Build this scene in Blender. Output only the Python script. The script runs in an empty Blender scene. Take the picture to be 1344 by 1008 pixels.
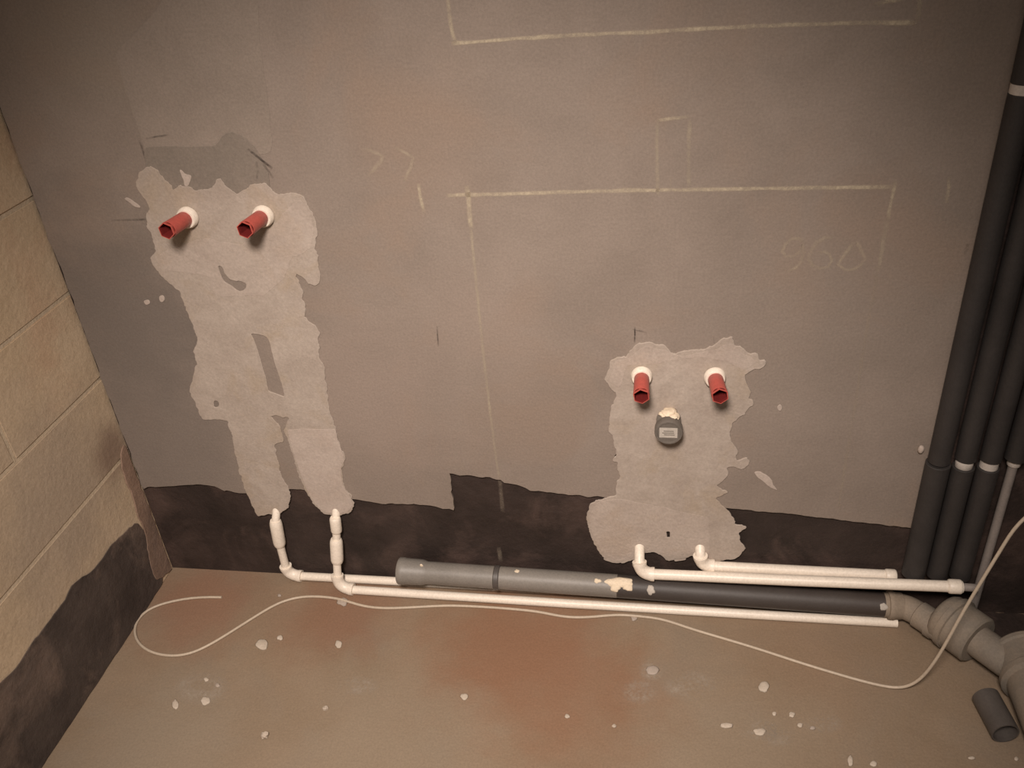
import bpy, bmesh, math, random
from mathutils import Vector, Matrix, noise

random.seed(7)
SC = bpy.context.scene
COL = SC.collection

# ------------------------------------------------------------------ camera
FPX, CX, CY = 1159.8069, 672.0, 504.0
CAM = Vector((0.0, -1.5175, 1.5501))
ROT = Matrix(((0.98642947, 0.01632007, -0.16337243),
              (0.14677423, -0.53359372, 0.83290760),
              (-0.07358139, -0.84558346, -0.52874794)))      # columns: right, down, forward
cam = bpy.data.cameras.new('camera'); cam.sensor_width = 36.0; cam.lens = 36.0 * FPX / 1344.0
cam.clip_start = 0.05
co = bpy.data.objects.new('camera', cam); COL.objects.link(co)
m = Matrix.Identity(4)
for r in range(3):
    m[r][0] = ROT[r][0]; m[r][1] = -ROT[r][1]; m[r][2] = -ROT[r][2]; m[r][3] = CAM[r]
co.matrix_world = m
SC.camera = co

# ------------------------------------------------------------------ light and exposure
vs = SC.view_settings
vs.view_transform = 'Standard'; vs.look = 'None'; vs.exposure = 0.0; vs.gamma = 1.0; vs.use_curve_mapping = False
w = bpy.data.worlds.new('room_ambient'); SC.world = w; w.use_nodes = True
w.node_tree.nodes['Background'].inputs[0].default_value = (1.0, 0.88, 0.79, 1)
w.node_tree.nodes['Background'].inputs[1].default_value = 0.33
lamp = bpy.data.lights.new('work_lamp', 'SPOT')
lamp.energy = 345; lamp.color = (1.0, 0.875, 0.79); lamp.shadow_soft_size = 0.20
lamp.spot_size = math.radians(64); lamp.spot_blend = 1.0
lo = bpy.data.objects.new('work_lamp', lamp); COL.objects.link(lo)
lo.location = (-0.15, -1.80, 2.25)
lo.rotation_euler = (Vector((-0.42, 0.0, 0.04)) - Vector(lo.location)).to_track_quat('-Z', 'Y').to_euler()

# ------------------------------------------------------------------ measuring: photo points to the planes of the room
XL, XR, ZT = -1.2334, 0.81, 2.40
def ray(u, v): return ROT @ Vector(((u - CX) / FPX, (v - CY) / FPX, 1.0))
def W(u, v, y=0.0):
    d = ray(u, v); return CAM + d * ((y - CAM.y) / d.y)
def F(u, v, z=0.0):
    d = ray(u, v); return CAM + d * ((z - CAM.z) / d.z)
def LW(u, v, x=XL):
    d = ray(u, v); return CAM + d * ((x - CAM.x) / d.x)
def crop(x0, y0, s, pts): return [(x0 + a / s, y0 + b / s) for a, b in pts]

# ------------------------------------------------------------------ materials
MATS = {}
def nodes_of(mat):
    mat.use_nodes = True
    nt = mat.node_tree
    return nt, nt.nodes, nt.links, nt.nodes['Principled BSDF']
def ramp(N, L, src, stops):
    r = N.new('ShaderNodeValToRGB')
    e = r.color_ramp.elements
    while len(e) < len(stops): e.new(0.5)
    for i, (p, c) in enumerate(stops):
        e[i].position = p; e[i].color = (c[0], c[1], c[2], 1) if not isinstance(c, (int, float)) else (c, c, c, 1)
    L.new(src, r.inputs[0]); return r
def noise_tex(N, L, vec, scale, detail=4, rough=0.55, dist=0.0):
    n = N.new('ShaderNodeTexNoise'); n.inputs['Scale'].default_value = scale
    n.inputs['Detail'].default_value = detail; n.inputs['Roughness'].default_value = rough
    n.inputs['Distortion'].default_value = dist
    L.new(vec, n.inputs['Vector']); return n
def mixc(N, L, fac, a, b, mode='MIX'):
    x = N.new('ShaderNodeMix'); x.data_type = 'RGBA'; x.blend_type = mode
    if isinstance(fac, (int, float)): x.inputs[0].default_value = fac
    else: L.new(fac, x.inputs[0])
    for i, s in ((6, a), (7, b)):
        if isinstance(s, tuple): x.inputs[i].default_value = (s[0], s[1], s[2], 1)
        else: L.new(s, x.inputs[i])
    return x.outputs[2]
def mottled(name, c1, c2, c3=None, scale=6.0, rough=0.85, bump=0.3, bscale=60.0, c3pos=(0.52, 0.66), c3scale=3.0, spec=0.3, bdist=0.004, blobs=()):
    """procedural surface: two tones by large noise, a third in blotches, fine grain and relief"""
    mat = bpy.data.materials.new(name); nt, N, L, B = nodes_of(mat)
    tc = N.new('ShaderNodeNewGeometry').outputs['Position']
    n1 = noise_tex(N, L, tc, scale, 6, 0.6, 0.3)
    col = ramp(N, L, n1.outputs['Fac'], [(0.3, c1), (0.7, c2)]).outputs[0]
    if c3:
        n2 = noise_tex(N, L, tc, c3scale, 5, 0.6, 0.6)
        f = ramp(N, L, n2.outputs['Fac'], [(c3pos[0], 0.0), (c3pos[1], 1.0)])
        col = mixc(N, L, f.outputs[0], col, c3)
    for (p, rad, c, amt) in blobs:                      # stains with a place of their own
        v = N.new('ShaderNodeVectorMath'); v.operation = 'DISTANCE'
        nn = noise_tex(N, L, tc, 9.0, 4, 0.6)
        off = N.new('ShaderNodeVectorMath'); off.operation = 'MULTIPLY_ADD'
        L.new(nn.outputs['Color'], off.inputs[0]); off.inputs[1].default_value = (rad * .9,) * 3; L.new(tc, off.inputs[2])
        L.new(off.outputs[0], v.inputs[0]); v.inputs[1].default_value = [q + rad * .45 for q in p]
        mr = N.new('ShaderNodeMapRange'); mr.interpolation_type = 'SMOOTHSTEP'
        mr.inputs[1].default_value = rad; mr.inputs[2].default_value = rad * .15; mr.inputs[3].default_value = 0; mr.inputs[4].default_value = amt
        L.new(v.outputs['Value'], mr.inputs[0])
        col = mixc(N, L, mr.outputs[0], col, c)
    fine = noise_tex(N, L, tc, 220.0, 3, 0.7)
    fr = ramp(N, L, fine.outputs['Fac'], [(0.25, 0.86), (0.75, 1.12)])
    col = mixc(N, L, 1.0, col, fr.outputs[0], 'MULTIPLY')
    L.new(col, B.inputs['Base Color'])
    B.inputs['Roughness'].default_value = rough; B.inputs['Specular IOR Level'].default_value = spec
    if bump:
        bn = noise_tex(N, L, tc, bscale, 6, 0.65)
        bm = N.new('ShaderNodeBump'); bm.inputs['Strength'].default_value = bump; bm.inputs['Distance'].default_value = bdist
        L.new(bn.outputs['Fac'], bm.inputs['Height']); L.new(bm.outputs[0], B.inputs['Normal'])
    MATS[name] = mat; return mat
def strokes(name, col, lo_, hi_, amount):
    """dry stroke of chalk or pencil: broken by the grain of the plaster"""
    mat = bpy.data.materials.new(name); nt, N, L, B = nodes_of(mat)
    tc = N.new('ShaderNodeNewGeometry').outputs['Position']
    n = noise_tex(N, L, tc, 140.0, 4, 0.7); n2 = noise_tex(N, L, tc, 14.0, 3, 0.6)
    a = N.new('ShaderNodeMath'); a.operation = 'ADD'; L.new(n.outputs['Fac'], a.inputs[0]); L.new(n2.outputs['Fac'], a.inputs[1])
    r = N.new('ShaderNodeMapRange'); r.inputs[1].default_value = lo_; r.inputs[2].default_value = hi_
    r.inputs[3].default_value = 0; r.inputs[4].default_value = amount
    L.new(a.outputs[0], r.inputs[0])
    uv = N.new('ShaderNodeAttribute'); uv.attribute_name = 'edge'
    mm = N.new('ShaderNodeMath'); mm.operation = 'MULTIPLY'; L.new(r.outputs[0], mm.inputs[0]); L.new(uv.outputs['Fac'], mm.inputs[1])
    L.new(mm.outputs[0], B.inputs['Alpha'])
    B.inputs['Base Color'].default_value = (*col, 1); B.inputs['Roughness'].default_value = 0.95
    B.inputs['Specular IOR Level'].default_value = 0.1
    MATS[name] = mat; return mat

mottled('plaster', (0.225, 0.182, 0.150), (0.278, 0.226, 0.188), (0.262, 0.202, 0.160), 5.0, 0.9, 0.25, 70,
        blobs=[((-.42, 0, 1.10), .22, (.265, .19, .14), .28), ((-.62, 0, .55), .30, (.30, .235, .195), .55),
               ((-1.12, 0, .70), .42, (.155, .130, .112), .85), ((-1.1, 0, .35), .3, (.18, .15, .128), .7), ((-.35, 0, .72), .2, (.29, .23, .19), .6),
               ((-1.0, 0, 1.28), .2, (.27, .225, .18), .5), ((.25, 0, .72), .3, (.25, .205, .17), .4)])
mottled('putty', (0.345, 0.285, 0.238), (0.425, 0.36, 0.305), (0.37, 0.30, 0.235), 14.0, 0.85, 0.45, 28, c3scale=9.0, bdist=.005)
mottled('putty_light', (0.41, 0.34, 0.29), (0.475, 0.40, 0.345), (0.43, 0.35, 0.295), 14.0, 0.85, 0.4, 28, c3scale=9.0, bdist=.005)
mottled('putty_soft', (0.375, 0.31, 0.262), (0.445, 0.375, 0.32), (0.40, 0.325, 0.265), 14.0, 0.85, 0.45, 28, c3scale=9.0, bdist=.005)
mottled('cement', (0.205, 0.172, 0.142), (0.235, 0.195, 0.16), None, 9.0, 0.9, 0.3, 60)
mottled('skim', (0.240, 0.197, 0.162), (0.285, 0.234, 0.193), None, 7.0, 0.9, 0.25, 60)
mottled('bitumen', (0.024, 0.017, 0.014), (0.048, 0.033, 0.028), (0.085, 0.056, 0.046), 9.0, 0.62, 0.6, 40, (0.5, 0.72), 6.0, bdist=.006)
mottled('bitumen_dusty', (0.050, 0.038, 0.033), (0.095, 0.073, 0.062), (0.20, 0.145, 0.115), 9.0, 0.8, 0.6, 40, (0.5, 0.75), 6.0, bdist=.006)
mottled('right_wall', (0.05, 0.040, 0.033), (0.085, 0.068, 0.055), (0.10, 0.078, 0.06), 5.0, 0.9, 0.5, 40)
mottled('block', (0.50, 0.385, 0.255), (0.59, 0.465, 0.325), (0.52, 0.355, 0.235), 6.0, 0.92, 0.5, 55, (0.55, 0.75), 3.0,
        blobs=[((XL, -.25, .42), .35, (.33, .265, .205), .7), ((XL, -.05, .42), .10, (.22, .15, .11), .8)])
mottled('mortar', (0.50, 0.41, 0.30), (0.56, 0.46, 0.33), None, 20.0, 0.95, 0.6, 80)
mottled('slurry', (0.22, 0.145, 0.105), (0.31, 0.21, 0.155), (0.17, 0.12, 0.095), 14.0, 0.9, 0.7, 50)
mottled('floor_concrete', (0.225, 0.162, 0.105), (0.275, 0.204, 0.140), (0.240, 0.185, 0.132), 4.0, 0.88, 0.35, 50, (0.5, 0.68), 3.5,
        blobs=[((-.30, -.18, 0), .34, (.25, .122, .068), .72), ((-.75, -.10, 0), .22, (.235, .125, .076), .75), ((-.12, -.33, 0), .26, (.25, .128, .074), .40),
               ((-1.10, -.10, 0), .22, (.25, .135, .085), .75), ((.35, -.10, 0), .25, (.25, .165, .105), .5),
               ((-.55, -.45, 0), .34, (.27, .215, .155), .6), ((.15, -.42, 0), .3, (.27, .215, .155), .5), ((-1.0, -.5, 0), .28, (.26, .215, .16), .6)])
mottled('splash', (0.46, 0.39, 0.31), (0.56, 0.48, 0.395), None, 40, 0.9, 0.4, 120)
mottled('white_plastic', (0.78, 0.69, 0.58), (0.83, 0.74, 0.63), None, 10, 0.42, 0.0, spec=0.5)
mottled('cream_foam', (0.72, 0.60, 0.44), (0.80, 0.68, 0.52), None, 60, 0.8, 0.5, 150)
mottled('grey_plastic', (0.190, 0.172, 0.150), (0.235, 0.212, 0.185), (0.26, 0.22, 0.18), 8, 0.5, 0.1, 60, spec=0.5)
mottled('shaded_grey', (0.042, 0.034, 0.030), (0.062, 0.051, 0.045), (0.052, 0.040, 0.034), 8, 0.55, 0.1, 60, spec=0.5)  # darker drain grey, with the shade of the white pipes painted in
mottled('dusty_grey', (0.19, 0.165, 0.135), (0.25, 0.215, 0.175), (0.28, 0.225, 0.17), 12, 0.75, 0.25, 80)
mottled('dark_grey_plastic', (0.075, 0.065, 0.058), (0.105, 0.09, 0.08), None, 12, 0.5, 0.1, 60, spec=0.5)
mottled('cap_grey', (0.125, 0.108, 0.092), (0.155, 0.135, 0.115), None, 12, 0.5, 0.1, 60, spec=0.5)
mottled('foam_sleeve', (0.030, 0.026, 0.024), (0.044, 0.038, 0.035), None, 9, 0.65, 0.25, 90, spec=0.4)
mottled('red_plastic', (0.44, 0.080, 0.062), (0.50, 0.095, 0.072), None, 30, 0.45, 0.0, spec=0.5)
mottled('maroon', (0.14, 0.014, 0.014), (0.17, 0.018, 0.016), None, 30, 0.6, 0.0)  # plug red darkened: shade inside the hollow heads put into the colour
mottled('sticker', (0.42, 0.38, 0.33), (0.50, 0.455, 0.40), None, 60, 0.6, 0.0)
mottled('ink', (0.20, 0.18, 0.155), (0.24, 0.21, 0.18), None, 60, 0.7, 0.0)
mottled('cable_sheath', (0.46, 0.38, 0.29), (0.52, 0.43, 0.33), None, 20, 0.5, 0.0, spec=0.4)
mottled('tape', (0.50, 0.45, 0.40), (0.60, 0.54, 0.48), None, 30, 0.6, 0.2, 100)
mottled('pale_pipe', (0.24, 0.21, 0.19), (0.29, 0.25, 0.225), None, 20, 0.5, 0.0, spec=0.4)
mottled('stone', (0.40, 0.33, 0.26), (0.52, 0.44, 0.36), None, 60, 0.9, 0.5, 150)
strokes('chalk', (0.58, 0.49, 0.36), 0.62, 1.30, 0.85)
strokes('chalk_soft', (0.52, 0.44, 0.33), 0.62, 1.35, 0.62)
strokes('chalk_faint', (0.50, 0.415, 0.315), 0.60, 1.30, 0.62)
strokes('chalk_ghost', (0.46, 0.38, 0.29), 0.65, 1.45, 0.35)
strokes('pencil', (0.05, 0.04, 0.035), 0.70, 1.15, 0.85)
strokes('pencil_soft', (0.06, 0.05, 0.045), 0.75, 1.35, 0.6)
strokes('dust', (0.48, 0.41, 0.33), 0.85, 1.35, 0.65)

# ------------------------------------------------------------------ object helpers
ORIGIN = {}
def org(o): return ORIGIN.get(o.name, Vector((0, 0, 0))) if o else Vector((0, 0, 0))
def thing(name, loc, label, cat, group=None):
    o = bpy.data.objects.new(name, None); COL.objects.link(o)
    o.empty_display_size = 0.03
    o.location = loc; ORIGIN[o.name] = Vector(loc)
    o['label'] = label; o['category'] = cat
    if group: o['group'] = group
    return o
def link(name, me, mat, parent=None, origin=None, smooth=False):
    """me holds world coordinates; shift them to the parent's (or own) origin"""
    og = org(parent) if parent else (Vector(origin) if origin else Vector((0, 0, 0)))
    if og.length: me.transform(Matrix.Translation(-og))
    if smooth:
        for p in me.polygons: p.use_smooth = True
    me.materials.clear(); me.materials.append(MATS[mat])
    o = bpy.data.objects.new(name, me); COL.objects.link(o)
    if parent: o.parent = parent
    else: o.location = og
    ORIGIN[o.name] = og
    return o
def from_bm(bm, name='mesh'):
    bmesh.ops.recalc_face_normals(bm, faces=bm.faces)
    me = bpy.data.meshes.new(name); bm.to_mesh(me); bm.free(); return me
def structure(o): o['kind'] = 'structure'; return o
def box(x0, x1, y0, y1, z0, z1, bev=0.0, seg=1):
    bm = bmesh.new(); bmesh.ops.create_cube(bm, size=1.0)
    for v in bm.verts:
        v.co = Vector((x0 + (v.co.x + .5) * (x1 - x0), y0 + (v.co.y + .5) * (y1 - y0), z0 + (v.co.z + .5) * (z1 - z0)))
    if bev: bmesh.ops.bevel(bm, geom=bm.edges[:], offset=bev, segments=seg, affect='EDGES')
    return from_bm(bm)
def tube(pts, rad, seg=20, inner=None):
    """tube along points; rad a number or one per point; inner = wall thickness of an open hollow tube"""
    pts = [Vector(p) for p in pts]; n = len(pts)
    rr = rad if isinstance(rad, (list, tuple)) else [rad] * n
    bm = bmesh.new(); rings = []; t0 = None; up = None
    for i in range(n):
        t = (pts[min(i + 1, n - 1)] - pts[max(i - 1, 0)]).normalized()
        if up is None:
            up = Vector((0, 0, 1)) if abs(t.z) < .9 else Vector((0, 1, 0))
        up = (up - t * up.dot(t)).normalized(); sd = t.cross(up)
        rings.append([bm.verts.new(pts[i] + (up * math.cos(a) + sd * math.sin(a)) * rr[i]) for a in (2 * math.pi * k / seg for k in range(seg))])
    for a, b in zip(rings, rings[1:]):
        for k in range(seg):
            f = bm.faces.new((a[k], a[(k + 1) % seg], b[(k + 1) % seg], b[k])); f.smooth = True
    bm.faces.new(rings[0][::-1]); bm.faces.new(rings[-1])
    return from_bm(bm)
def lathe(p0, axis, prof, seg=28, sides=None, smooth=True):
    """prof = [(distance along axis, radius)...]; a closed loop makes a hollow body"""
    p0 = Vector(p0); t = Vector(axis).normalized()
    up = Vector((0, 0, 1)) if abs(t.z) < .9 else Vector((0, 1, 0))
    up = (up - t * up.dot(t)).normalized(); sd = t.cross(up)
    bm = bmesh.new(); rings = []
    for d, r in prof:
        if r <= 1e-6: rings.append([bm.verts.new(p0 + t * d)])
        else: rings.append([bm.verts.new(p0 + t * d + (up * math.cos(a) + sd * math.sin(a)) * r) for a in (2 * math.pi * k / seg for k in range(seg))])
    for i in range(len(rings) - 1):
        a, b = rings[i], rings[i + 1]
        for k in range(seg):
            k2 = (k + 1) % seg
            if len(a) == 1 and len(b) == 1: continue
            if len(a) == 1: bm.faces.new((a[0], b[k], b[k2]))
            elif len(b) == 1: bm.faces.new((a[k], b[0], a[k2]))
            else: bm.faces.new((a[k], a[k2], b[k2], b[k]))
    if len(rings[0]) > 1: bm.faces.new(rings[0])
    if len(rings[-1]) > 1: bm.faces.new(rings[-1])
    me = from_bm(bm)
    return me
def shade(o, deg=35):
    """smooth shading with the hard edges kept"""
    me = o.data
    bm = bmesh.new(); bm.from_mesh(me)
    for f in bm.faces: f.smooth = True
    for e in bm.edges:
        if len(e.link_faces) == 2 and e.calc_face_angle(0) > math.radians(deg): e.smooth = False
    bm.to_mesh(me); bm.free(); return o
def hollow(p0, p1, r, wall=.002, lip=0.0):
    ax = Vector(p1) - Vector(p0); Ln = ax.length; ri = r - wall
    return _hollow(Vector(p0), ax, Ln, r, ri)
def _hollow(p0, ax, Ln, r, ri):
    me = lathe(p0, ax, [(0, ri), (0, r), (Ln, r), (Ln, ri), (0, ri)], 28)
    bm = bmesh.new(); bm.from_mesh(me); bpy.data.meshes.remove(me)
    bmesh.ops.delete(bm, geom=[f for f in bm.faces if len(f.verts) > 4], context='FACES_ONLY')
    bmesh.ops.remove_doubles(bm, verts=bm.verts[:], dist=1e-6)
    return from_bm(bm)
def rough_loop(pts, step=.006, amp=.0022, seed=0.0, freq=60.0):
    """closed outline in plane coordinates: resampled and frayed a little"""
    out = []; n = len(pts)
    for i in range(n):
        a, b = Vector(pts[i]), Vector(pts[(i + 1) % n]); d = (b - a).length; k = max(1, int(d / step))
        for j in range(k): out.append(a.lerp(b, j / k))
    res = []; m_ = len(out)
    for i, p in enumerate(out):
        q = (out[i - 1] + p * 2 + out[(i + 1) % m_]) / 4
        nx = noise.noise(Vector((q.x * freq, q.y * freq, seed))) + .6 * noise.noise(Vector((q.x * freq * 3, q.y * freq * 3, seed + 4)))
        ny = noise.noise(Vector((q.x * freq, q.y * freq, seed + 9.3))) + .6 * noise.noise(Vector((q.x * freq * 3, q.y * freq * 3, seed + 17)))
        res.append(Vector((q.x + nx * amp, q.y + ny * amp)))
    return res
def slab2d(loops, thick, bev, plane='back', base=0.0):
    """filled outline with holes, given thickness and a rounded rim, lying on a wall or the floor"""
    cu = bpy.data.curves.new('outline', 'CURVE'); cu.dimensions = '2D'; cu.fill_mode = 'BOTH'
    for lp in loops:
        s = cu.splines.new('POLY'); s.points.add(len(lp) - 1); s.use_cyclic_u = True
        for i, p in enumerate(lp): s.points[i].co = (p[0], p[1], 0, 1)
    cu.extrude = max(1e-5, thick / 2 - bev); cu.bevel_depth = bev; cu.bevel_resolution = 1
    ob = bpy.data.objects.new('tmp_outline', cu); COL.objects.link(ob)
    dg = bpy.context.evaluated_depsgraph_get(); dg.update()
    me = bpy.data.meshes.new_from_object(ob.evaluated_get(dg))
    bpy.data.objects.remove(ob); bpy.data.curves.remove(cu)
    for v in me.vertices:
        x, y, z = v.co; z += thick / 2
        if plane == 'back': v.co = (x, base - z, y)
        elif plane == 'left': v.co = (base + z, x, y)
        elif plane == 'floor': v.co = (x, y, base + z)
    bm = bmesh.new(); bm.from_mesh(me)
    bmesh.ops.remove_doubles(bm, verts=bm.verts[:], dist=1e-6); bmesh.ops.recalc_face_normals(bm, faces=bm.faces)
    bm.to_mesh(me); bm.free()
    return me
def ribbon(pts, width, plane='back', off=.0006):
    """a dry mark drawn on a wall: flat strip, fading at both rims"""
    P = []
    for i in range(len(pts) - 1):
        a, b = Vector(pts[i]), Vector(pts[i + 1]); k = max(1, int((b - a).length / .012))
        for j in range(k): P.append(a.lerp(b, j / k))
    P.append(Vector(pts[-1]))
    vv, ff, ed = [], [], []; n = len(P)
    for i, p in enumerate(P):
        t = (P[min(i + 1, n - 1)] - P[max(i - 1, 0)]).normalized(); nn = Vector((-t.y, t.x))
        wob = Vector((noise.noise(Vector((p.x * 40, p.y * 40, 1))), noise.noise(Vector((p.x * 40, p.y * 40, 6))))) * .0012
        wd = width * (1 + .35 * noise.noise(Vector((p.x * 25, p.y * 25, 3))))
        e_ = .25 if i in (0, n - 1) else 1.0
        for k, s in enumerate((-.62, -.25, .25, .62)):
            q = p + wob + nn * s * wd
            vv.append((q.x, -off, q.y) if plane == 'back' else (XL + off, q.x, q.y)); ed.append((0.0, 1.0, 1.0, 0.0)[k] * e_)
    for i in range(n - 1):
        for k in range(3):
            a = i * 4 + k; ff.append((a, a + 4, a + 5, a + 1))
    me = bpy.data.meshes.new('stroke'); me.from_pydata(vv, [], ff)
    at = me.attributes.new('edge', 'FLOAT', 'POINT')
    for i, e in enumerate(ed): at.data[i].value = e
    return me
def lump(center, rad, seed, amp=.35, sub=2, freq=1.8):
    bm = bmesh.new(); bmesh.ops.create_icosphere(bm, subdivisions=sub, radius=1.0)
    for v in bm.verts:
        k = 1 + amp * noise.noise(v.co * freq + Vector((seed, seed * 2, 0)))
        v.co = Vector((center[0] + v.co.x * rad[0] * k, center[1] + v.co.y * rad[1] * k, center[2] + v.co.z * rad[2] * k))
    return from_bm(bm)
def WP(pts, y=0.0): return [Vector((p.x, p.z)) for p in (W(u, v, y) for u, v in pts)]
def LP(pts): return [Vector((p.y, p.z)) for p in (LW(u, v) for u, v in pts)]
def FP(pts): return [Vector((p.x, p.y)) for p in (F(u, v) for u, v in pts)]
def arc_pts(a, corner, b, n=8):
    a, c, b = Vector(a), Vector(corner), Vector(b)
    return [a * (1 - t) ** 2 + c * 2 * t * (1 - t) + b * t * t for t in (i / n for i in range(n + 1))]

# ------------------------------------------------------------------ the room
YB = 0.009                                   # masonry face behind the plaster layer
floor = structure(link('floor', box(-1.55, 1.10, -3.2, .35, -.12, 0), 'floor_concrete'))
floor['label'] = 'bare brownish concrete floor with reddish stains'
wall_back = structure(link('wall_back', box(-1.55, 1.10, YB, .35, 0, ZT), 'bitumen'))
wall_back['label'] = 'grey plastered wall with a black waterproofed strip along its foot'
wall_right = structure(link('wall_right', box(XR, 1.10, -3.2, YB, 0, ZT), 'right_wall'))
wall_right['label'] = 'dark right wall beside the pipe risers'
wall_left = structure(link('wall_left', box(-1.55, XL - .0022, -3.2, YB, 0, ZT), 'mortar'))
wall_left['label'] = 'cream block wall with pale mortar joints'

# blocks of the left wall, one by one
joints = [0.0, .170, .377, .581, .792, 1.003, 1.214, 1.425, 1.636, 1.847, 2.058, 2.269, ZT]
shift = {0: -.52, 1: -.60, 2: -.62, 3: -.305, 4: -.60}
bi = 0
for ci in range(len(joints) - 1):
    z0, z1 = joints[ci] + (.004 if ci else 0), joints[ci + 1] - .004
    first = shift.get(ci, -.305 if ci % 2 else -.6)
    y_hi = .012; y_lo = first
    while y_hi > -3.15:
        pr = random.uniform(-.0006, .0008)
        link('block', box(XL - .03, XL + pr, max(y_lo, -3.2) + .004, y_hi - .004, z0, z1, .002, 2), 'block', wall_left)
        y_hi = y_lo; y_lo -= .61
# waterproofing painted on the foot of the left wall
top = crop(0, 500, 1.985, [(-60, 850), (0, 785), (40, 752), (62, 715), (100, 662), (132, 620), (170, 572), (186, 532), (235, 500), (255, 478), (292, 425), (335, 385), (358, 370), (376, 400)])
lp = LP(top)
lp = [Vector((-3.1, .25)), Vector((-1.6, .26)), Vector((-.9, .245))] + lp + [Vector((-.035, .12)), Vector((-.045, .002)), Vector((-3.1, .002))]
link('dark_coat', slab2d([rough_loop(lp, .012, .004, 3.0, 45)], .0022, .0008, 'left', XL), 'bitumen_dusty', wall_left)['label'] = 'dark ragged waterproofing strip along the foot'
# smear of slurry down the corner
sm = LP(crop(0, 500, 1.985, [(318, 165), (312, 200), (322, 250), (345, 300), (355, 345), (378, 400), (388, 470), (404, 520)])) + [Vector((-.002, .004)), Vector((-.002, .2)), Vector((-.002, .40))]
link('slurry_smear', slab2d([rough_loop(sm, .008, .0035, 8.0, 60)], .0034, .0012, 'left', XL), 'slurry', wall_left)['label'] = 'reddish slurry smeared down the corner'

# plaster layer of the back wall, its ragged lower edge above the black strip
edge = [(186, 641), (192.6, 639), (225, 638), (248, 636), (263, 635.5), (281, 638), (294, 644), (322, 648), (350, 650), (380, 643), (395, 641), (440, 652), (471, 656), (500, 661), (543, 661), (566, 664.5), (595, 669.5),
        (593, 651), (590, 622), (614, 624), (657, 629), (662, 634), (685, 638), (697, 644), (728, 647), (766, 651), (800, 653), (880, 660), (965, 668), (1040, 675), (1120, 684), (1190, 692), (1260, 700)]
el = WP(edge)
def rough_open(pts, step, amp, seed, freq):
    out = []
    for a, b in zip(pts, pts[1:]):
        k = max(1, int((b - a).length / step))
        for j in range(k): out.append(a.lerp(b, j / k))
    out.append(pts[-1])
    return [Vector((q.x + amp * noise.noise(Vector((q.x * freq, q.y * freq, seed))), q.y + amp * noise.noise(Vector((q.x * freq, q.y * freq, seed + 7))))) for q in out]
left_edge = rough_open([Vector((XL + .006, ZT)), Vector((XL + .006, el[0].y))], .015, .006, 2.0, 30)
right_edge = rough_open([Vector((.552, el[-1].y)), Vector((.548, 1.0)), Vector((.545, ZT))], .02, .008, 5.0, 20)
lp = left_edge + [p for p in rough_open(el, .008, .0045, 1.0, 50)[1:] if p.x < .55] + right_edge
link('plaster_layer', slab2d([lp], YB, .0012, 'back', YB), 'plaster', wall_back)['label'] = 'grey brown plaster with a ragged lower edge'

# older fills seen in the plaster
c3 = lambda p: crop(140, 160, 3.953, p)
c4 = lambda p: crop(220, 380, 3.361, p)
c7 = lambda p: crop(760, 420, 4.8, p)
c8 = lambda p: crop(740, 580, 4.48, p)
sk = WP([(150, 70), (200, 20), (235, -30), (335, -30), (342, 60), (352, 130), (358, 200), (300, 210), (196, 212), (175, 150)])
link('skim_coat', slab2d([rough_loop(sk, .012, .003, 5.0, 30)], .0005, .0002, 'back', 0), 'skim', wall_back)['label'] = 'paler skimmed strip above the tall patch'
cm = WP(c3([(195, 130), (300, 126), (470, 130), (570, 128), (600, 75), (650, 50), (700, 60), (745, 100), (800, 180), (840, 250), (850, 380), (600, 420), (330, 420), (215, 330)]))
link('cement_fill', slab2d([rough_loop(cm, .01, .002, 6.0, 40)], .0014, .0005, 'back', 0), 'cement', wall_back)['label'] = 'darker cement fill above the tall patch'

# tall putty patch over the left pair of outlets
outer = c3([(150, 320), (165, 270), (205, 240), (255, 243), (290, 285), (330, 330), (350, 355), (385, 335), (430, 338), (460, 360), (520, 350), (555, 335), (580, 292), (605, 310), (640, 350), (690, 378), (720, 345), (770, 318), (820, 322),
            (850, 350), (885, 380), (950, 370), (1005, 375), (1050, 440), (1085, 520), (1092, 580), (1080, 640), (1095, 720), (1110, 790), (1095, 845), (1050, 840), (1012, 805), (985, 775), (978, 800), (1000, 835), (1020, 880), (1015, 920)]) + \
    c4([(607, 77), (605, 100), (600, 118), (640, 150), (670, 190), (665, 240), (668, 290), (690, 340), (695, 400), (705, 450), (712, 530), (735, 590), (745, 650), (770, 710), (785, 750), (765, 790), (775, 860), (810, 915), (825, 950), (800, 985),
        (740, 995), (690, 985), (650, 950), (620, 905), (590, 840), (570, 780), (545, 700), (520, 628), (522, 600), (540, 562), (500, 558), (455, 555), (475, 580), (495, 605), (508, 640), (510, 668), (470, 680), (480, 730), (490, 765),
        (500, 825), (530, 870), (540, 910), (530, 960), (500, 985), (440, 988), (400, 1000), (375, 950), (345, 880), (320, 810), (300, 720), (285, 640), (265, 575), (205, 572), (155, 570), (130, 520), (95, 440), (110, 400), (130, 330), (120, 270), (135, 215), (115, 160), (90, 100), (65, 40)]) + \
    c3([(385, 880), (340, 840), (285, 800), (240, 740), (230, 700), (260, 670), (240, 600), (215, 540), (210, 480), (225, 440), (200, 400), (165, 350)])
h1 = c4([(362, 190), (400, 195), (440, 205), (455, 240), (470, 310), (490, 370), (510, 430), (520, 475), (480, 460), (445, 450), (435, 400), (415, 330), (395, 260), (375, 212)])
h2 = c3([(575, 740), (600, 745), (615, 775), (640, 818), (690, 820), (735, 840), (720, 870), (690, 885), (650, 850), (610, 830), (590, 790)])
h3 = c4([(202, 488), (222, 486), (232, 505), (226, 520), (204, 522)])
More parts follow.
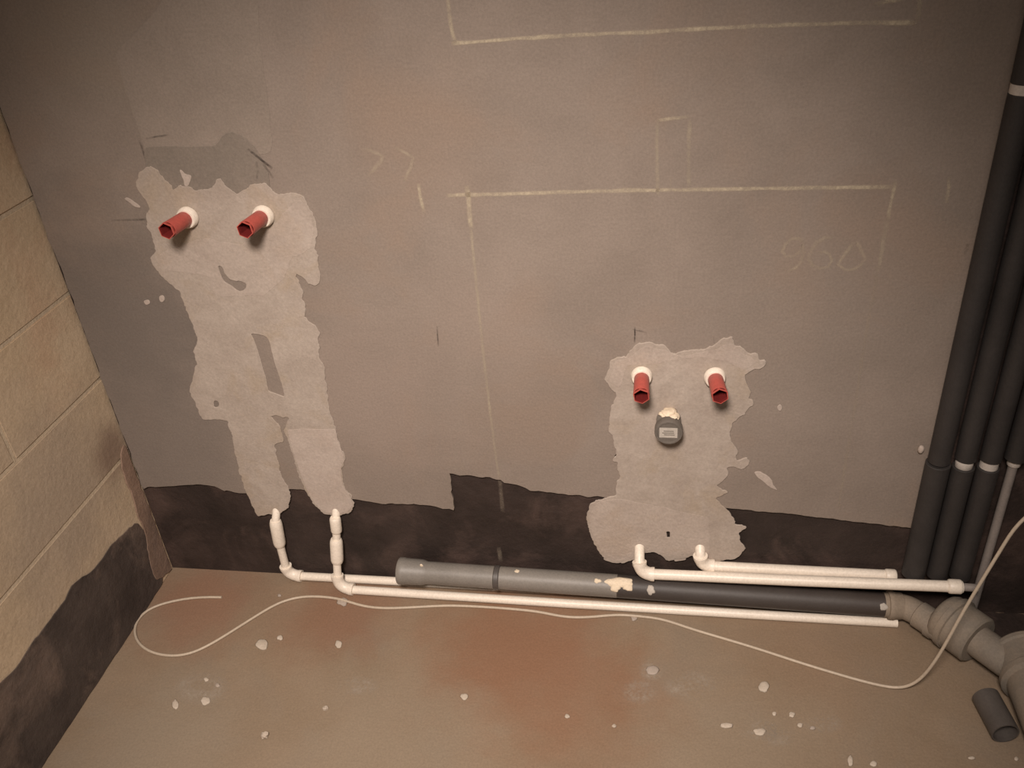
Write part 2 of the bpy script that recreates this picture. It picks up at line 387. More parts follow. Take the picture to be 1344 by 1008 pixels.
patch = link('putty_patch', slab2d([rough_loop(WP(outer), .0035, .0042, 11.0)] + [rough_loop(WP(h), .005, .0012, 12.0 + i) for i, h in enumerate((h1, h2, h3))], .0032, .0012, 'back', .0012), 'putty', wall_back)
patch['label'] = 'tall pale putty patch with two legs'
ov = c4([(530, 618), (600, 612), (680, 615), (742, 612), (748, 650), (770, 710), (782, 750), (762, 790), (772, 860), (806, 915), (818, 948), (795, 978), (740, 988), (692, 978), (656, 945), (626, 900), (598, 835), (576, 775), (552, 700)])
link('putty_overcoat', slab2d([rough_loop(WP(ov), .005, .0012, 14.0)], .0010, .0004, 'back', -.0016), 'putty_light', patch)
ov = c3([(250, 700), (380, 640), (520, 600), (700, 640), (850, 560), (960, 430), (1010, 400), (1050, 470), (1075, 560), (1060, 660), (960, 700), (930, 800), (820, 900), (700, 900), (640, 905), (560, 890), (540, 800), (420, 780), (300, 770)])
link('putty_overcoat', slab2d([rough_loop(WP(ov), .005, .0035, 15.0, 40), rough_loop(WP(h2), .005, .0030, 16)], .0007, .0003, 'back', -.0017), 'putty_soft', patch)
ov = c4([(165, 230), (210, 100), (260, 120), (330, 180), (345, 300), (390, 420), (440, 470), (530, 480), (535, 540), (430, 540), (330, 520), (240, 470), (190, 380)])

# broad putty patch round the right pair of outlets
outer = c7([(165, 385), (175, 340), (205, 250), (240, 235), (300, 232), (320, 195), (370, 150), (420, 138), (480, 150), (540, 165), (580, 205), (600, 215), (650, 200), (720, 190), (790, 185), (860, 150), (895, 125), (965, 110), (980, 150), (1030, 180), (1095, 218),
            (1110, 205), (1130, 245), (1180, 265), (1150, 295), (1110, 310), (1050, 330), (1035, 355), (1050, 400), (1080, 440), (1065, 490), (1100, 525), (1060, 570), (1020, 610), (970, 640), (945, 690), (960, 760), (1000, 820), (985, 850), (1000, 885), (1060, 865), (1080, 885), (1040, 935), (1000, 930)]) + \
    c8([(985, 142), (955, 150), (960, 195), (925, 230), (890, 250), (930, 280), (970, 290), (920, 310), (890, 325), (920, 365), (945, 385), (985, 430), (1005, 480), (1070, 500), (1030, 530), (1030, 580), (1060, 620), (1040, 660), (990, 685), (930, 695), (900, 700), (820, 690),
        (750, 665), (680, 690), (600, 690), (560, 650), (510, 640), (470, 655), (440, 680), (410, 690), (360, 705), (290, 710), (240, 690), (215, 640), (170, 580), (145, 500), (135, 430), (160, 360), (210, 340), (280, 320), (310, 310), (310, 250), (340, 200), (310, 150), (330, 120), (285, 100), (310, 70)]) + \
    c7([(215, 870), (240, 840), (220, 760), (190, 680), (195, 600), (215, 540), (240, 480), (230, 445), (190, 420)])
h = c8([(600, 522), (626, 520), (628, 560), (604, 562)])
patch2 = link('putty_patch', slab2d([rough_loop(WP(outer), .0035, .0042, 21.0), WP(h)], .0036, .0014, 'back', .0012), 'putty', wall_back)
patch2['label'] = 'broad pale putty patch with ragged shoulders'
ov = c8([(150, 430), (200, 350), (330, 330), (420, 350), (560, 375), (700, 410), (850, 440), (860, 560), (850, 670), (740, 650), (600, 670), (500, 630), (380, 690), (290, 700), (220, 630), (165, 540)])
link('putty_overcoat', slab2d([rough_loop(WP(ov), .005, .0025, 24.0, 40), rough_loop(WP(h), .004, .001, 3)], .0007, .0003, 'back', -.0021), 'putty_soft', patch2)
ov = c7([(190, 380), (230, 260), (330, 230), (420, 160), (560, 190), (650, 230), (860, 180), (960, 140), (1030, 210), (1130, 260), (1030, 310), (930, 250), (760, 230), (560, 250), (480, 270), (300, 280), (260, 420)])
link('putty_overcoat', slab2d([rough_loop(WP(ov), .005, .0025, 25.0, 40)], .0007, .0003, 'back', -.0021), 'putty_soft', patch2)
for pts, nm in ((c8([(1120, 178), (1150, 172), (1190, 195), (1220, 220), (1232, 255), (1255, 282), (1215, 265), (1180, 235), (1140, 205)]), 'dab'),
                (c7([(1250, 545), (1268, 530), (1280, 552), (1268, 572), (1252, 562)]), 'dab'),
                (c3([(378, 245), (392, 250), (405, 270), (442, 278), (436, 300), (420, 332), (404, 330), (402, 300)]), 'dab'),
                (c3([(275, 905), (292, 898), (302, 915), (294, 935), (278, 930)]), 'dab'),
                (c3([(192, 928), (218, 922), (228, 938), (205, 948)]), 'dab'),
                (c3([(92, 395), (110, 392), (160, 425), (180, 445), (150, 440)]), 'dab'),
                (c8([(640, 625), (700, 640), (720, 690), (650, 700)]), 'dab')):
    link('putty_dab', slab2d([rough_loop(WP(pts), .003, .0010, 31.0)], .0020, .0008, 'back', .0004), 'putty_light', wall_back)

# chalk and pencil on the plaster
def chalk(pts, mat, wd=.0065, label=None, y=0.0, name='chalk_line', off=.0006):
    o = link(name, ribbon(WP(pts, y), wd, 'back', off), mat, wall_back)
    if label: o['label'] = label
    return o
chalk([(586, 256.5), (612, 255.5), (660, 254.5), (740, 252), (820, 250), (900, 249), (1000, 247.5), (1090, 246), (1172, 245.5)], 'chalk', .0075, 'long chalk line across the wall')
chalk([(613.5, 243), (616, 275), (618, 300)], 'chalk', .0085)
chalk([(618, 298), (622, 340), (628, 400), (635, 470), (644, 545), (651, 600), (655.5, 628)], 'chalk_soft', .0060, 'chalk upright dropping to the black strip')
chalk([(655.5, 626), (658, 650), (660, 672)], 'chalk_ghost', .0085, y=YB, off=-YB + .0006)
chalk([(655, 718), (657, 737)], 'chalk_ghost', .010, y=YB, off=-YB + .0006)
chalk([(1176, 236), (1171, 258), (1165, 288)], 'chalk', .0065)
chalk([(1165, 288), (1158, 325), (1152, 356)], 'chalk_soft', .0075)
chalk([(1152, 356), (1138, 430), (1120, 545), (1100, 668)], 'chalk_ghost', .006)
chalk([(549.5, 240), (552, 258), (556, 279)], 'chalk', .0068, 'short chalk tick')
chalk([(1246, 232), (1244.5, 248), (1242, 266)], 'chalk', .0062)
chalk([(863.5, 258), (862.5, 220), (862, 185), (863, 158)], 'chalk_soft', .0065)
chalk([(862, 158), (884, 155.5), (905, 153)], 'chalk', .0062, 'top of the small chalk box')
chalk([(905, 153), (904, 190), (903.5, 246)], 'chalk_soft', .0065)
chalk([(880, 232), (880.5, 247)], 'chalk', .005)
chalk([(585, -40), (588, 0), (591, 28), (597, 57)], 'chalk', .0065)
chalk([(592, 57), (650, 53), (720, 48), (788, 44.5), (850, 42), (920, 38), (1000, 34), (1090, 31), (1140, 29.5), (1203, 29.5)], 'chalk', .0068, 'slanting chalk line near the top of the wall')
chalk([(1203, 31), (1206, 14), (1208, -8), (1212, -40)], 'chalk_soft', .0065)
chalk([(1147, 6), (1162, 2), (1186, 0)], 'chalk', .006)
c27 = lambda p: crop(460, 170, 8.4, p)
chalk(c27([(110, 205), (220, 232), (310, 268), (360, 300), (330, 360), (270, 430), (190, 520)]), 'chalk_faint', .0075, 'faint chalk figure')
chalk(c27([(485, 195), (600, 250), (690, 315), (660, 430), (620, 500), (595, 570)]), 'chalk_faint', .0070)
c96 = lambda p: crop(980, 270, 6.109, p)
chalk(c96([(450, 290), (420, 265), (370, 262), (310, 305), (285, 365), (315, 405), (375, 408), (430, 365), (452, 300), (455, 380), (435, 450), (390, 498), (305, 530)]), 'chalk_faint', .0068, 'chalk figure nine')
chalk(c96([(690, 255), (630, 252), (565, 290), (515, 360), (495, 425), (525, 478), (585, 500), (650, 490), (685, 440), (665, 390), (620, 368), (565, 372)]), 'chalk_faint', .0068, 'chalk figure six')
chalk(c96([(870, 290), (815, 345), (765, 420), (735, 475), (790, 515), (860, 508), (915, 475), (950, 425), (920, 355), (890, 300), (870, 290)]), 'chalk_faint', .0068, 'chalk figure nought')
pen = lambda pts, mt='pencil_soft', wd=.0035, y=0.0: chalk(pts, mt, wd, None, y, 'pencil_mark', .0012)
pen(c3([(205, 86), (260, 76), (322, 67)])); pen(c3([(172, 95), (195, 165), (212, 228)]), 'pencil_soft', .0045)
pen(c3([(25, 510), (120, 508), (208, 504)]), 'pencil_soft', .0045)
chalk(c3([(735, 138), (795, 185), (862, 240)]), 'pencil', .0050, 'heavy dark pencil stroke', 0, 'pencil_mark', .0022)
chalk(c3([(780, 205), (788, 250), (778, 305)]), 'pencil_soft', .0050, None, 0, 'pencil_mark', .0022)
chalk(c3([(815, 215), (840, 250), (862, 290)]), 'pencil_soft', .0050, None, 0, 'pencil_mark', .0022)
pen(c7([(352, 42), (350, 90), (349, 142)]), 'pencil', .0032); pen(c7([(335, 55), (380, 66), (430, 80)]), 'pencil_soft', .0032)
pen(c7([(846, 100), (852, 142)]), 'pencil_soft', .004)
pen([(574, 428), (575, 455)], 'pencil_soft', .003)
pen([(1270, 320), (1266, 335)], 'pencil', .007)

fc = [Vector((.555, .006)), Vector((.575, -.03)), Vector((.63, -.07)), Vector((.68, -.13)), Vector((.70, -.17)), Vector((.815, -.19)), Vector((.815, .006))]  # dark patch over the right floor corner, in the wall strip's material
link('dark_coat', slab2d([rough_loop(fc, .01, .004, 41.0)], .0016, .0006, 'floor', 0.0), 'bitumen', floor)['label'] = 'black patch over the floor in the right corner'

# splashes and crumbs on the floor
s7 = lambda p: (200 + p[0] / 2.688, 760 + p[1] / 2.688)
s8 = lambda p: (700 + p[0] / 2.688, 760 + p[1] / 2.688)
splats = [(s7((388, 230)), 24, 18), (s7((450, 208)), 12, 9), (s7((657, 231)), 14, 13), (s7((187, 430)), 17, 16), (s7((82, 442)), 11, 20), (s7((190, 355)), 9, 8), (s7((1100, 415)), 15, 11),
          (s8((420, 322)), 26, 16), (s8((812, 380)), 20, 18), (s8((683, 517)), 23, 10), (s8((798, 540)), 24, 14), (s8((850, 476)), 8, 8), (s8((912, 479)), 11, 10),
          (s8((940, 515)), 11, 8), (s8((985, 526)), 10, 7), (s8((1118, 642)), 10, 20), (s8((1200, 652)), 14, 11), (s8((120, 485)), 9, 8), (s8((355, 135)), 12, 14), (s7((670, 80)), 20, 15), (s7((448, 58)), 7, 6), (s7((230, 375)), 9, 8), ((1334, 996), 8, 8), ((1275, 995), 12, 6)]
for i, ((u, v), rx, ry) in enumerate(splats):
    n = 18; pts = []
    for k in range(n):
        a = 2 * math.pi * k / n; q = 1 + .35 * noise.noise(Vector((math.cos(a) * 1.3, math.sin(a) * 1.3, i * 3.1)))
        pts.append((u + math.cos(a) * rx / 2.688 * q, v + math.sin(a) * ry / 2.688 * q))
    fp = FP(pts); c = sum(fp, Vector((0, 0))) / n
    hgt = .0022 if rx < 18 else .0030
    bm = bmesh.new(); rg = []
    for s, hh in ((1.0, 0.0), (.85, .6), (.5, .95)):
        rg.append([bm.verts.new(((c + (p - c) * s).x, (c + (p - c) * s).y, hgt * hh + .0002)) for p in fp])
    for a, b in zip(rg, rg[1:]):
        for k in range(n): bm.faces.new((a[k], a[(k + 1) % n], b[(k + 1) % n], b[k]))
    bm.faces.new(rg[-1]); bm.faces.new(rg[0][::-1])
    link('plaster_splash', from_bm(bm), 'splash' if i not in (7, 14, 18, 19, 20, 21) else 'putty', floor, smooth=True)
def dust_patch(u, v, rx, ry, i):
    n = 20; fp = FP([(u + math.cos(2 * math.pi * k / n) * rx, v + math.sin(2 * math.pi * k / n) * ry) for k in range(n)]); c = sum(fp, Vector((0, 0))) / n
    vv = [(c.x, c.y, .0008)] + [((c + (p - c) * .55).x, (c + (p - c) * .55).y, .0008) for p in fp] + [(p.x, p.y, .0008) for p in fp]
    ff = [(0, 1 + k, 1 + (k + 1) % n) for k in range(n)] + [(1 + k, 1 + n + k, 1 + n + (k + 1) % n, 1 + (k + 1) % n) for k in range(n)]
    me = bpy.data.meshes.new('smudge'); me.from_pydata(vv, [], ff)
    at = me.attributes.new('edge', 'FLOAT', 'POINT')
    for k in range(len(vv)): at.data[k].value = 1.0 if k <= n else 0.0
    link('dust_smudge', me, 'dust', floor)
for i, a in enumerate([(840, 908, 26, 18), (855, 880, 20, 16), (905, 900, 40, 22), (1000, 958, 34, 16), (1020, 965, 26, 18), (265, 905, 40, 24), (470, 900, 30, 14), (1080, 950, 30, 14)]): dust_patch(*a, i)

# ------------------------------------------------------------------ white water pipes
RP = .0105
def pipe_run(name, loc, label): return thing(name, loc, label, 'water pipe', 'white water pipes along the wall foot')
def P(parent, pts, r=RP, mat='white_plastic', name='pipe'): return shade(link(name, tube(pts, r), mat, parent), 40)
def coupling(parent, a, b, r=.0150, name='coupling', mat='white_plastic'):
    a, b = Vector(a), Vector(b); L_ = (b - a).length
    return shade(link(name, lathe(a, b - a, [(0, r * .80), (L_ * .06, r * .93), (L_ * .16, r), (L_ * .84, r), (L_ * .94, r * .93), (L_, r * .80)]), mat, parent), 50)
def elbow(parent, a, c, b, r=.0145, n=10, rim=True):
    pts = arc_pts(a, c, b, n)
    return shade(link('elbow', tube(pts, [r * (1.05 if (i <= 1 or i >= n - 1) else .97) for i in range(n + 1)], 22), 'white_plastic', parent), 50)
def threaded_fitting(x, z, label, dx=0.0, dz=0.0):
    ax = Vector((dx, -.07, dz)).normalized()
    o = link('threaded_fitting', lathe(Vector((x, -.003, z)), ax, [(0, .0140), (0, .0212), (.006, .0212), (.0075, .0200), (.012, .0195), (.0135, .0180), (.0135, .0140)]), 'white_plastic', None, (x, -.003, z))
    o['label'] = label; o['category'] = 'pipe fitting'; o['group'] = 'white wall fittings behind the red plugs'
    return shade(o, 40)

# rear pipe on the left
t1 = pipe_run('water_pipe', (-.905, -.010, 0), 'white pipe from the left leg of the tall patch, passing behind the grey drain')
P(t1, [(-.898, .0085, .224), (-.899, -.002, .206), (-.900, -.0085, .196), (-.903, -.010, .188), (-.907, -.010, .10), (-.908, -.010, .04)], .0098)
coupling(t1, (-.9010, -.0100, .1950), (-.9065, -.0110, .1150), .0152)
elbow(t1, (-.908, -.010, .046), (-.909, -.010, .014), (-.872, -.010, .0135))
P(t1, [(-.880, -.010, .0135), (-.3, -.0085, .0125), (.30, -.0085, .0125), (.50, -.0085, .0125)])
# front pipe on the left
t2 = pipe_run('water_pipe', (-.766, -.045, 0), 'long white pipe from the right leg of the tall patch, in front of drain')
P(t2, [(-.7465, .0085, .232), (-.747, -.001, .216), (-.748, -.008, .203), (-.752, -.014, .16), (-.760, -.024, .10), (-.764, -.036, .04)], .0098)
coupling(t2, (-.7480, -.0090, .212), (-.7505, -.0125, .168), .0135)
coupling(t2, (-.7545, -.0160, .150), (-.7610, -.0255, .082), .0155)
elbow(t2, (-.764, -.036, .050), (-.767, -.043, .013), (-.726, -.0445, .013))
P(t2, [(-.735, -.0445, .0120), (-.2, -.049, .0115), (.30, -.050, .0112), (.528, -.050, .0112)])
# front pipe on the right
R2 = .0122
t3 = pipe_run('water_pipe', (-.034, -.034, .09), 'white pipe from the left of the broad patch, resting on top of the grey drain')
P(t3, [(-.036, .0085, .158), (-.036, -.010, .148), (-.0355, -.024, .140), (-.035, -.032, .128)], .0115)
elbow(t3, (-.0355, -.030, .137), (-.034, -.039, .1085), (-.002, -.0385, .1090), .0155)
P(t3, [(-.010, -.0385, .1090), (.30, -.049, .1220), (.635, -.0655, .1440)], R2)
coupling(t3, (.606, -.0637, .1420), (.634, -.0654, .1440), .0155)
P(t3, [(.630, -.0652, .1437), (.664, -.0665, .1440)], .0085, 'pale_pipe', 'pipe_end')
# rear pipe on the right
t4 = pipe_run('water_pipe', (.100, -.014, .10), 'white pipe from the right of the broad patch, tucked behind its twin')
P(t4, [(.098, .0085, .166), (.0985, -.004, .156), (.099, -.011, .150), (.100, -.014, .138)], .0115)
elbow(t4, (.099, -.014, .149), (.100, -.014, .119), (.130, -.014, .1185), .0155)
P(t4, [(.122, -.014, .1185), (.516, -.0135, .1165)], R2)
coupling(t4, (.494, -.0145, .1168), (.518, -.0145, .1166), .0150)
threaded_fitting(-.908, .962, 'white ring fitting round the red plug nearest the corner')
threaded_fitting(-.752, .962, 'white ring fitting round the red plug under the dark pencil stroke')
threaded_fitting(-.033, .614, 'white ring fitting round the left plug of the broad patch')
threaded_fitting(.109, .614, 'white ring fitting round the right plug of the broad patch', .005, 0)
# red test plugs screwed into the four wall fittings
def plug(x, z, dx, dz, label):
    ax = Vector((dx, -.07, dz)).normalized(); base = Vector((x, -.002, z)) + ax * .010
    t = thing('pipe_plug', base, label, 'pipe plug', 'red pipe plugs')
    shade(link('body', lathe(base, ax, [(0, .0130), (.003, .0150), (.032, .0152), (.050, .0155), (.0605, .0158), (.062, .0156), (.062, .0150), (.010, .0132), (.010, 0)], 30), 'red_plastic', t), 40)
    # six-sided hollow head
    up = Vector((0, 0, 1)); up = (up - ax * up.dot(ax)).normalized(); sd = ax.cross(up)
    bm = bmesh.new(); R_ = []
    rot = math.radians(8)
    for d, r in ((.0615, .0155), (.0675, .0168), (.0685, .0166), (.0685, .0150)):
        R_.append([bm.verts.new(base + ax * d + (up * math.cos(a) + sd * math.sin(a)) * r) for a in (rot + math.pi / 3 * k for k in range(6))])
    for a, b in zip(R_, R_[1:]):
        for k in range(6): bm.faces.new((a[k], a[(k + 1) % 6], b[(k + 1) % 6], b[k]))
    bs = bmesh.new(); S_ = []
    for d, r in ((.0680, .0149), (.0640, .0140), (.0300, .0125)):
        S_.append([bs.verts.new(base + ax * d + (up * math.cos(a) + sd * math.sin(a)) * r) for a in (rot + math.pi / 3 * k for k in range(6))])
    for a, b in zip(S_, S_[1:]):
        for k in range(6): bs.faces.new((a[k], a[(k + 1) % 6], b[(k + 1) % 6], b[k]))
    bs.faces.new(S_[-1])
    link('hex_head', from_bm(bm), 'red_plastic', t)
    link('hex_socket', from_bm(bs), 'maroon', t)['label'] = 'hexagonal socket coloured maroon for its inner shade'
    return t
plug(-.908, .962, -.006, .002, 'red plastic plug nearest the corner, left one of the pair on the tall patch')
plug(-.752, .962, -.005, .002, 'red plastic plug under the dark pencil stroke, right one of the tall patch pair')
plug(-.033, .614, .001, .000, 'red plastic plug pointing straight down in view, left one on the broad patch')
plug(.109, .614, .006, .003, 'red plastic plug leaning to the right, right one on the broad patch')

# capped drain outlet below the right pair
ct = Vector((.022, 0, .509))
t = thing('drain_outlet', ct, 'grey round capped drain outlet with a pale sticker in the broad patch', 'drain outlet')
shade(link('pipe_stub', lathe(ct, (0, -1, 0), [(-.004, .0250), (.034, .0250)]), 'grey_plastic', t), 40)
cap = shade(link('cap', lathe(ct + Vector((0, -.030, 0)), (0, -1, 0), [(0, .0262), (.003, .0278), (.019, .0280), (.0215, .0268), (.0215, .0235), (.0195, .0228), (.0195, 0)], 36), 'cap_grey', t), 35)
st = link('sticker', box(ct.x - .0185, ct.x + .0175, -.0502, -.0494, ct.z - .0125, ct.z + .0115, .0004), 'sticker', cap); st['label'] = 'pale rectangular sticker'
for z0, a, b in ((.0040, -.010, .010), (-.0005, -.013, .011), (-.0050, -.009, .012)):
    link('print_line', box(ct.x + a, ct.x + b, -.0506, -.0501, ct.z + z0 - .0012, ct.z + z0 + .0012), 'ink', cap)
bm = bmesh.new()
for q, (c, r) in enumerate([((.023, -.014, .5345), (.0155, .015, .0058)), ((.012, -.017, .5320), (.011, .010, .0045)), ((.036, -.022, .529), (.0075, .013, .0060)), ((.031, -.030, .5345), (.0090, .0080, .0042))]):
    me = lump(c, r, q * 2.7, .35, 3); bm.from_mesh(me); bpy.data.meshes.remove(me)
o = link('foam_blob', from_bm(bm), 'cream_foam', t, smooth=True); o['label'] = 'cream foam daubed on top'

# ------------------------------------------------------------------ grey drain along the wall
A, Bp = Vector((-.606, -.032, .0720)), Vector((.527, -.034, .0470))
ax = (Bp - A).normalized(); LEN = (Bp - A).length
at = lambda d: A + ax * d
t = thing('drain_pipe', A, 'long grey drain pipe sloping along the wall foot between the white pipes', 'drain pipe')
pp = shade(link('pipe', lathe(at(.04), ax, [(0, .0268), (.48, .0268)], 32), 'grey_plastic', t), 40)
p2 = shade(link('pipe', lathe(at(.52), ax, [(0, .0266), (LEN - .52, .0266)], 32), 'shaded_grey', t), 40); p2['label'] = 'length of the drain coloured darker for the shade under the white pipes'
shade(link('socket', lathe(at(0), ax, [(.004, 0), (.004, .0265), (0, .0270), (0, .0305), (.003, .0325), (.014, .0325), (.017, .0312), (.058, .0305), (.070, .0268)], 32), 'grey_plastic', t), 35)['label'] = 'wider socket at the left end'
shade(link('joint_ring', lathe(at(.232), ax, [(0, .0268), (.002, .0290), (.012, .0290), (.014, .0268)], 32), 'dark_grey_plastic', t), 35)
o = link('sticker', box(-.024, -.008, -.0632, -.0560, .044, .070, .001), 'sticker', t)
def on_pipe(d, ang, rx, ra, name, mat, seed, hgt=.0022, par=None):
    """lump hugging the pipe: d along it, ang from straight up towards the room"""
    up = Vector((0, 0, 1)); up = (up - ax * up.dot(ax)).normalized(); fr = Vector((0, -1, 0)); fr = (fr - ax * fr.dot(ax)).normalized()
    bm = bmesh.new(); n = 24; rings = []
    for s, hh in ((1.0, -.0010), (.92, .5 * hgt), (.6, hgt), (.2, hgt * 1.1)):
        rg = []
        for k in range(n):
            a = 2 * math.pi * k / n; q = s * (1 + .45 * noise.noise(Vector((math.cos(a) * 1.6, math.sin(a) * 1.6, seed))))
            th = ang + math.sin(a) * ra * q; dd = d + math.cos(a) * rx * q
            rg.append(bm.verts.new(at(dd) + (up * math.cos(th) + fr * math.sin(th)) * (.0268 + hh)))
        rings.append(rg)
    for a, b in zip(rings, rings[1:]):
        for k in range(n): bm.faces.new((a[k], a[(k + 1) % n], b[(k + 1) % n], b[k]))
    bm.faces.new(rings[-1])
    return link(name, from_bm(bm), mat, t, smooth=True)
bpy.data.objects.remove(o)
on_pipe(.597, .95, .0085, .42, 'sticker', 'sticker', 2.2, .0006)['label'] = 'small pale sticker'
on_pipe(1.098, .95, .0095, .30, 'sticker', 'sticker', 5.1, .0006)
on_pipe(.525, .45, .035, .48, 'plaster_splash', 'cream_foam', 1.3)['label'] = 'cream plaster splash'
on_pipe(.516, .95, .011, .38, 'plaster_splash', 'cream_foam', 4.3)
on_pipe(.545, .85, .011, .34, 'plaster_splash', 'cream_foam', 6.7)
on_pipe(.475, .45, .008, .20, 'plaster_splash', 'cream_foam', 8.7, .0012)
on_pipe(.288, .05, .0065, .18, 'plaster_splash', 'cream_foam', 9.9, .0015)
on_pipe(.06, .25, .004, .10, 'plaster_splash', 'cream_foam', 3.9, .0080)

# bend, wide fitting and sewer pipe at the right
e0 = Bp - ax * .018; d45 = Vector((.69, -.72, -.02)).normalized(); e1 = Vector((.612, -.118, .050))
t = thing('drain_elbow', e0, 'short dusty grey bend joining the drain pipe to the wide fitting', 'drain elbow')
pts = [Bp - ax * .030, Bp - ax * .001] + arc_pts(Bp, Bp + ax * .020, Bp + ax * .020 + d45 * .026, 6)[1:] + [e1]
shade(link('bend', tube(pts, .0272, 28), 'dusty_grey', t), 40)
shade(link('socket', lathe(Bp - ax * .022, ax, [(0, .0272), (.001, .0312), (.004, .0318), (.012, .0318), (.015, .0300), (.028, .0296), (.032, .0275)], 30), 'dusty_grey', t), 35)
q0 = Bp + ax * .020 + d45 * .026
shade(link('collar', lathe(q0, d45, [(0, .0275), (.002, .0300), (.030, .0300), (.032, .0325), (.046, .0325), (.048, .0290)], 30), 'dusty_grey', t), 35)

f0 = Vector((.607, -.068, .0625)); fd = Vector((.62, -.78, 0)).normalized(); f1 = f0 + fd * .105; mp = Vector((.742, -.235, .0640))
t = thing('drain_fitting', f0, 'wide dusty grey drain fitting at the foot of the dark risers', 'drain fitting')
shade(link('body', lathe(f0, fd, [(0, 0), (0, .044), (.004, .050), (.012, .0545), (.040, .0550), (.052, .0540), (.084, .0540), (.088, .0500), (.088, .0)], 36), 'dusty_grey', t), 35)
shade(link('rim', lathe(f0 + fd * .022, fd, [(0, .0545), (.002, .0590), (.014, .0595), (.016, .0545)], 36), 'dusty_grey', t), 35)
pts = arc_pts(f0 + fd * .080, f0 + fd * .150, mp, 10)
shade(link('bend', tube(pts, .0340, 34), 'dusty_grey', t), 40)
t = thing('sewer_pipe', (mp.x, -.155, 0), 'thick dusty grey sewer pipe running along the right wall', 'sewer pipe')
p0 = Vector((mp.x, -.158, mp.z))
shade(link('socket', lathe(p0, (0, -1, 0), [(.004, .0360), (0, .0400), (0, .0610), (.004, .0640), (.012, .0640), (.016, .0610), (.060, .0605), (.064, .0645), (.076, .0645), (.082, .0560), (.082, .0540)], 40), 'dusty_grey', t), 35)
shade(link('pipe', lathe(p0 + Vector((0, -.07, 0)), (0, -1, 0), [(0, .0560), (1.1, .0560)], 40), 'dusty_grey', t), 40)

# loose offcut on the floor
a0, a1 = Vector((.6520, -.2470, .0262)), Vector((.6640, -.3320, .0262))
o = shade(link('pipe_offcut', hollow(a0, a1, .0258, .0028), 'dark_grey_plastic', None, (a0.x, a0.y, 0)), 35)
o['label'] = 'short loose offcut of dark grey pipe lying on the floor'; o['category'] = 'pipe offcut'

# ------------------------------------------------------------------ insulated risers in the right corner
def riser(x, y, r_low, r_up, label, low=True, zs=(.432, .448, 1.150, 1.172)):
    t = thing('insulated_riser', (x, y, 0), label, 'pipe riser', 'dark insulated risers')
    P(t, [(x, y, .135), (x, y, ZT - .002)], .0105, 'white_plastic', 'pipe')
    def sleeve(z0, z1, r):
        shade(link('insulation_sleeve', lathe((x, y, z0), (0, 0, 1), [(0, .0115), (0, r - .001), (.001, r), (z1 - z0 - .001, r), (z1 - z0, r - .001), (z1 - z0, .0115)], 28), 'foam_sleeve', t), 35)
    if low: sleeve(.137, zs[0], r_low)
    sleeve(zs[1], zs[2], r_up); sleeve(zs[3], ZT - .004, r_up)
    return t
def tape(t, x, y, z0, z1, r):
    shade(link('white_tape', lathe((x, y, z0), (0, 0, 1), [(0, r * .9), (.002, r), (z1 - z0 - .002, r), (z1 - z0, r * .9)], 24), 'tape', t), 40)
r1 = riser(.547, -.026, .0235, .0205, 'dark insulated pipe riser farthest from the corner, first beside the plaster', zs=(.436, .440, 1.150, 1.166))
tape(r1, .547, -.026, 1.149, 1.168, .0195)
r2 = riser(.5945, -.026, .0205, .0195, 'second dark insulated pipe riser counted from the plaster', zs=(.430, .448, 1.140, 1.158))
tape(r2, .5945, -.026, .4285, .4495, .0165); tape(r2, .5945, -.026, 1.138, 1.160, .018)
r3 = riser(.640, -.026, .0205, .0195, 'third dark insulated pipe riser, just left of the thin bare pipe end', zs=(.430, .448, 1.140, 1.158))
tape(r3, .640, -.026, .4285, .4495, .0170)
x4, y4 = .684, -.026
t = thing('insulated_riser', (x4, y4, 0), 'riser nearest the corner, bare pale grey pipe below its dark sleeve', 'pipe riser', 'dark insulated risers')
P(t, [(x4, y4, .002), (x4, y4, ZT - .002)], .0088, 'pale_pipe', 'pipe')
for z0, z1 in ((.452, 1.15), (1.17, ZT - .004)):
    shade(link('insulation_sleeve', lathe((x4, y4, z0), (0, 0, 1), [(0, .0095), (0, .0185), (.001, .0195), (z1 - z0 - .001, .0195), (z1 - z0, .0185), (z1 - z0, .0095)], 28), 'foam_sleeve', t), 35)
tape(t, x4, y4, .436, .4535, .0125)
lm = link('putty_dab', lump((.517, -.004, .452), (.006, .006, .010), 3.3), 'putty_light', wall_back, smooth=True)

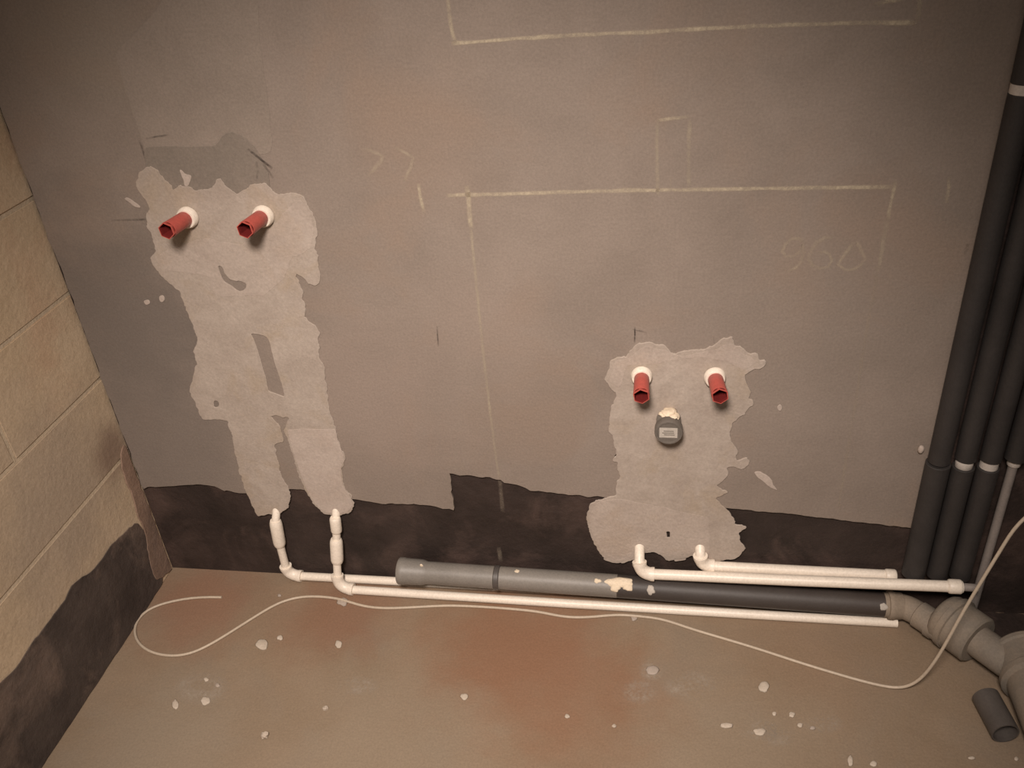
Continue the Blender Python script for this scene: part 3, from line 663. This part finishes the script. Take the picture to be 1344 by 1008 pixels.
# ------------------------------------------------------------------ thin cable
RC = .0033
flo = [(291, 784), (262, 783), (228, 788), (198, 797), (181, 811), (175, 828), (181, 845), (198, 857), (225, 862), (252, 858), (280, 844), (310, 825), (340, 806), (365, 791), (392, 783), (420, 782.5), (448, 786), (475, 796), (505, 799), (545, 797), (585, 794.5), (615, 795.5), (650, 797.5), (680, 800),
       (710, 803), (740, 810.5), (775, 810.5), (810, 806), (840, 809), (870, 812), (905, 825), (950, 838), (1000, 853), (1050, 870), (1100, 885), (1135, 895)]
pts = [F(u, v, RC) for u, v in flo]
for (u, v), y, in (((1163, 901.5), -.222), ((1185, 903.5), -.226), ((1205, 895), -.230), ((1222, 876), -.232), ((1240, 848), -.230), ((1262, 806), -.222), ((1290, 760), -.212), ((1318, 714), -.204), ((1344, 672), -.200)):
    q = W(u, v, y); q.z = max(q.z, RC + .0002); pts.append(q)
end = Vector((XR - .004, -.185, pts[-1].z + .16)); pts.append(pts[-1].lerp(end, .5) + Vector((0, 0, -.008))); pts.append(end)
cu = bpy.data.curves.new('cable_path', 'CURVE'); cu.dimensions = '3D'; cu.bevel_depth = RC; cu.bevel_resolution = 2; cu.resolution_u = 5; cu.use_fill_caps = True
s = cu.splines.new('NURBS'); s.points.add(len(pts) - 1); s.use_endpoint_u = True; s.order_u = 4
for i, p in enumerate(pts): s.points[i].co = (*p, 1)
ob = bpy.data.objects.new('tmp', cu); COL.objects.link(ob); dg = bpy.context.evaluated_depsgraph_get(); dg.update()
me = bpy.data.meshes.new_from_object(ob.evaluated_get(dg)); bpy.data.objects.remove(ob)
o = link('cable', me, 'cable_sheath', None, (pts[0].x, pts[0].y, 0), smooth=True)
o['label'] = 'thin cream cable looping over the floor and rising to the right wall'; o['category'] = 'cable'

# crumbs of mortar
for (u, v), r, lab in (((348, 967), .0085, 'small pale mortar crumb with a dark shadow, nearest the viewer'), ((427, 931), .0060, 'tiny pale mortar crumb lying behind the larger one'), ((806, 954), .0042, 'tiny pale mortar crumb alone in the middle of the floor')):
    q = F(u, v); o = link('mortar_crumb', lump((q.x, q.y, r * .62), (r, r * .9, r * .75), u * .1, .5, 2), 'stone', None, (q.x, q.y, 0))
    o['label'] = lab; o['category'] = 'crumb'; o['group'] = 'mortar crumbs on the floor'
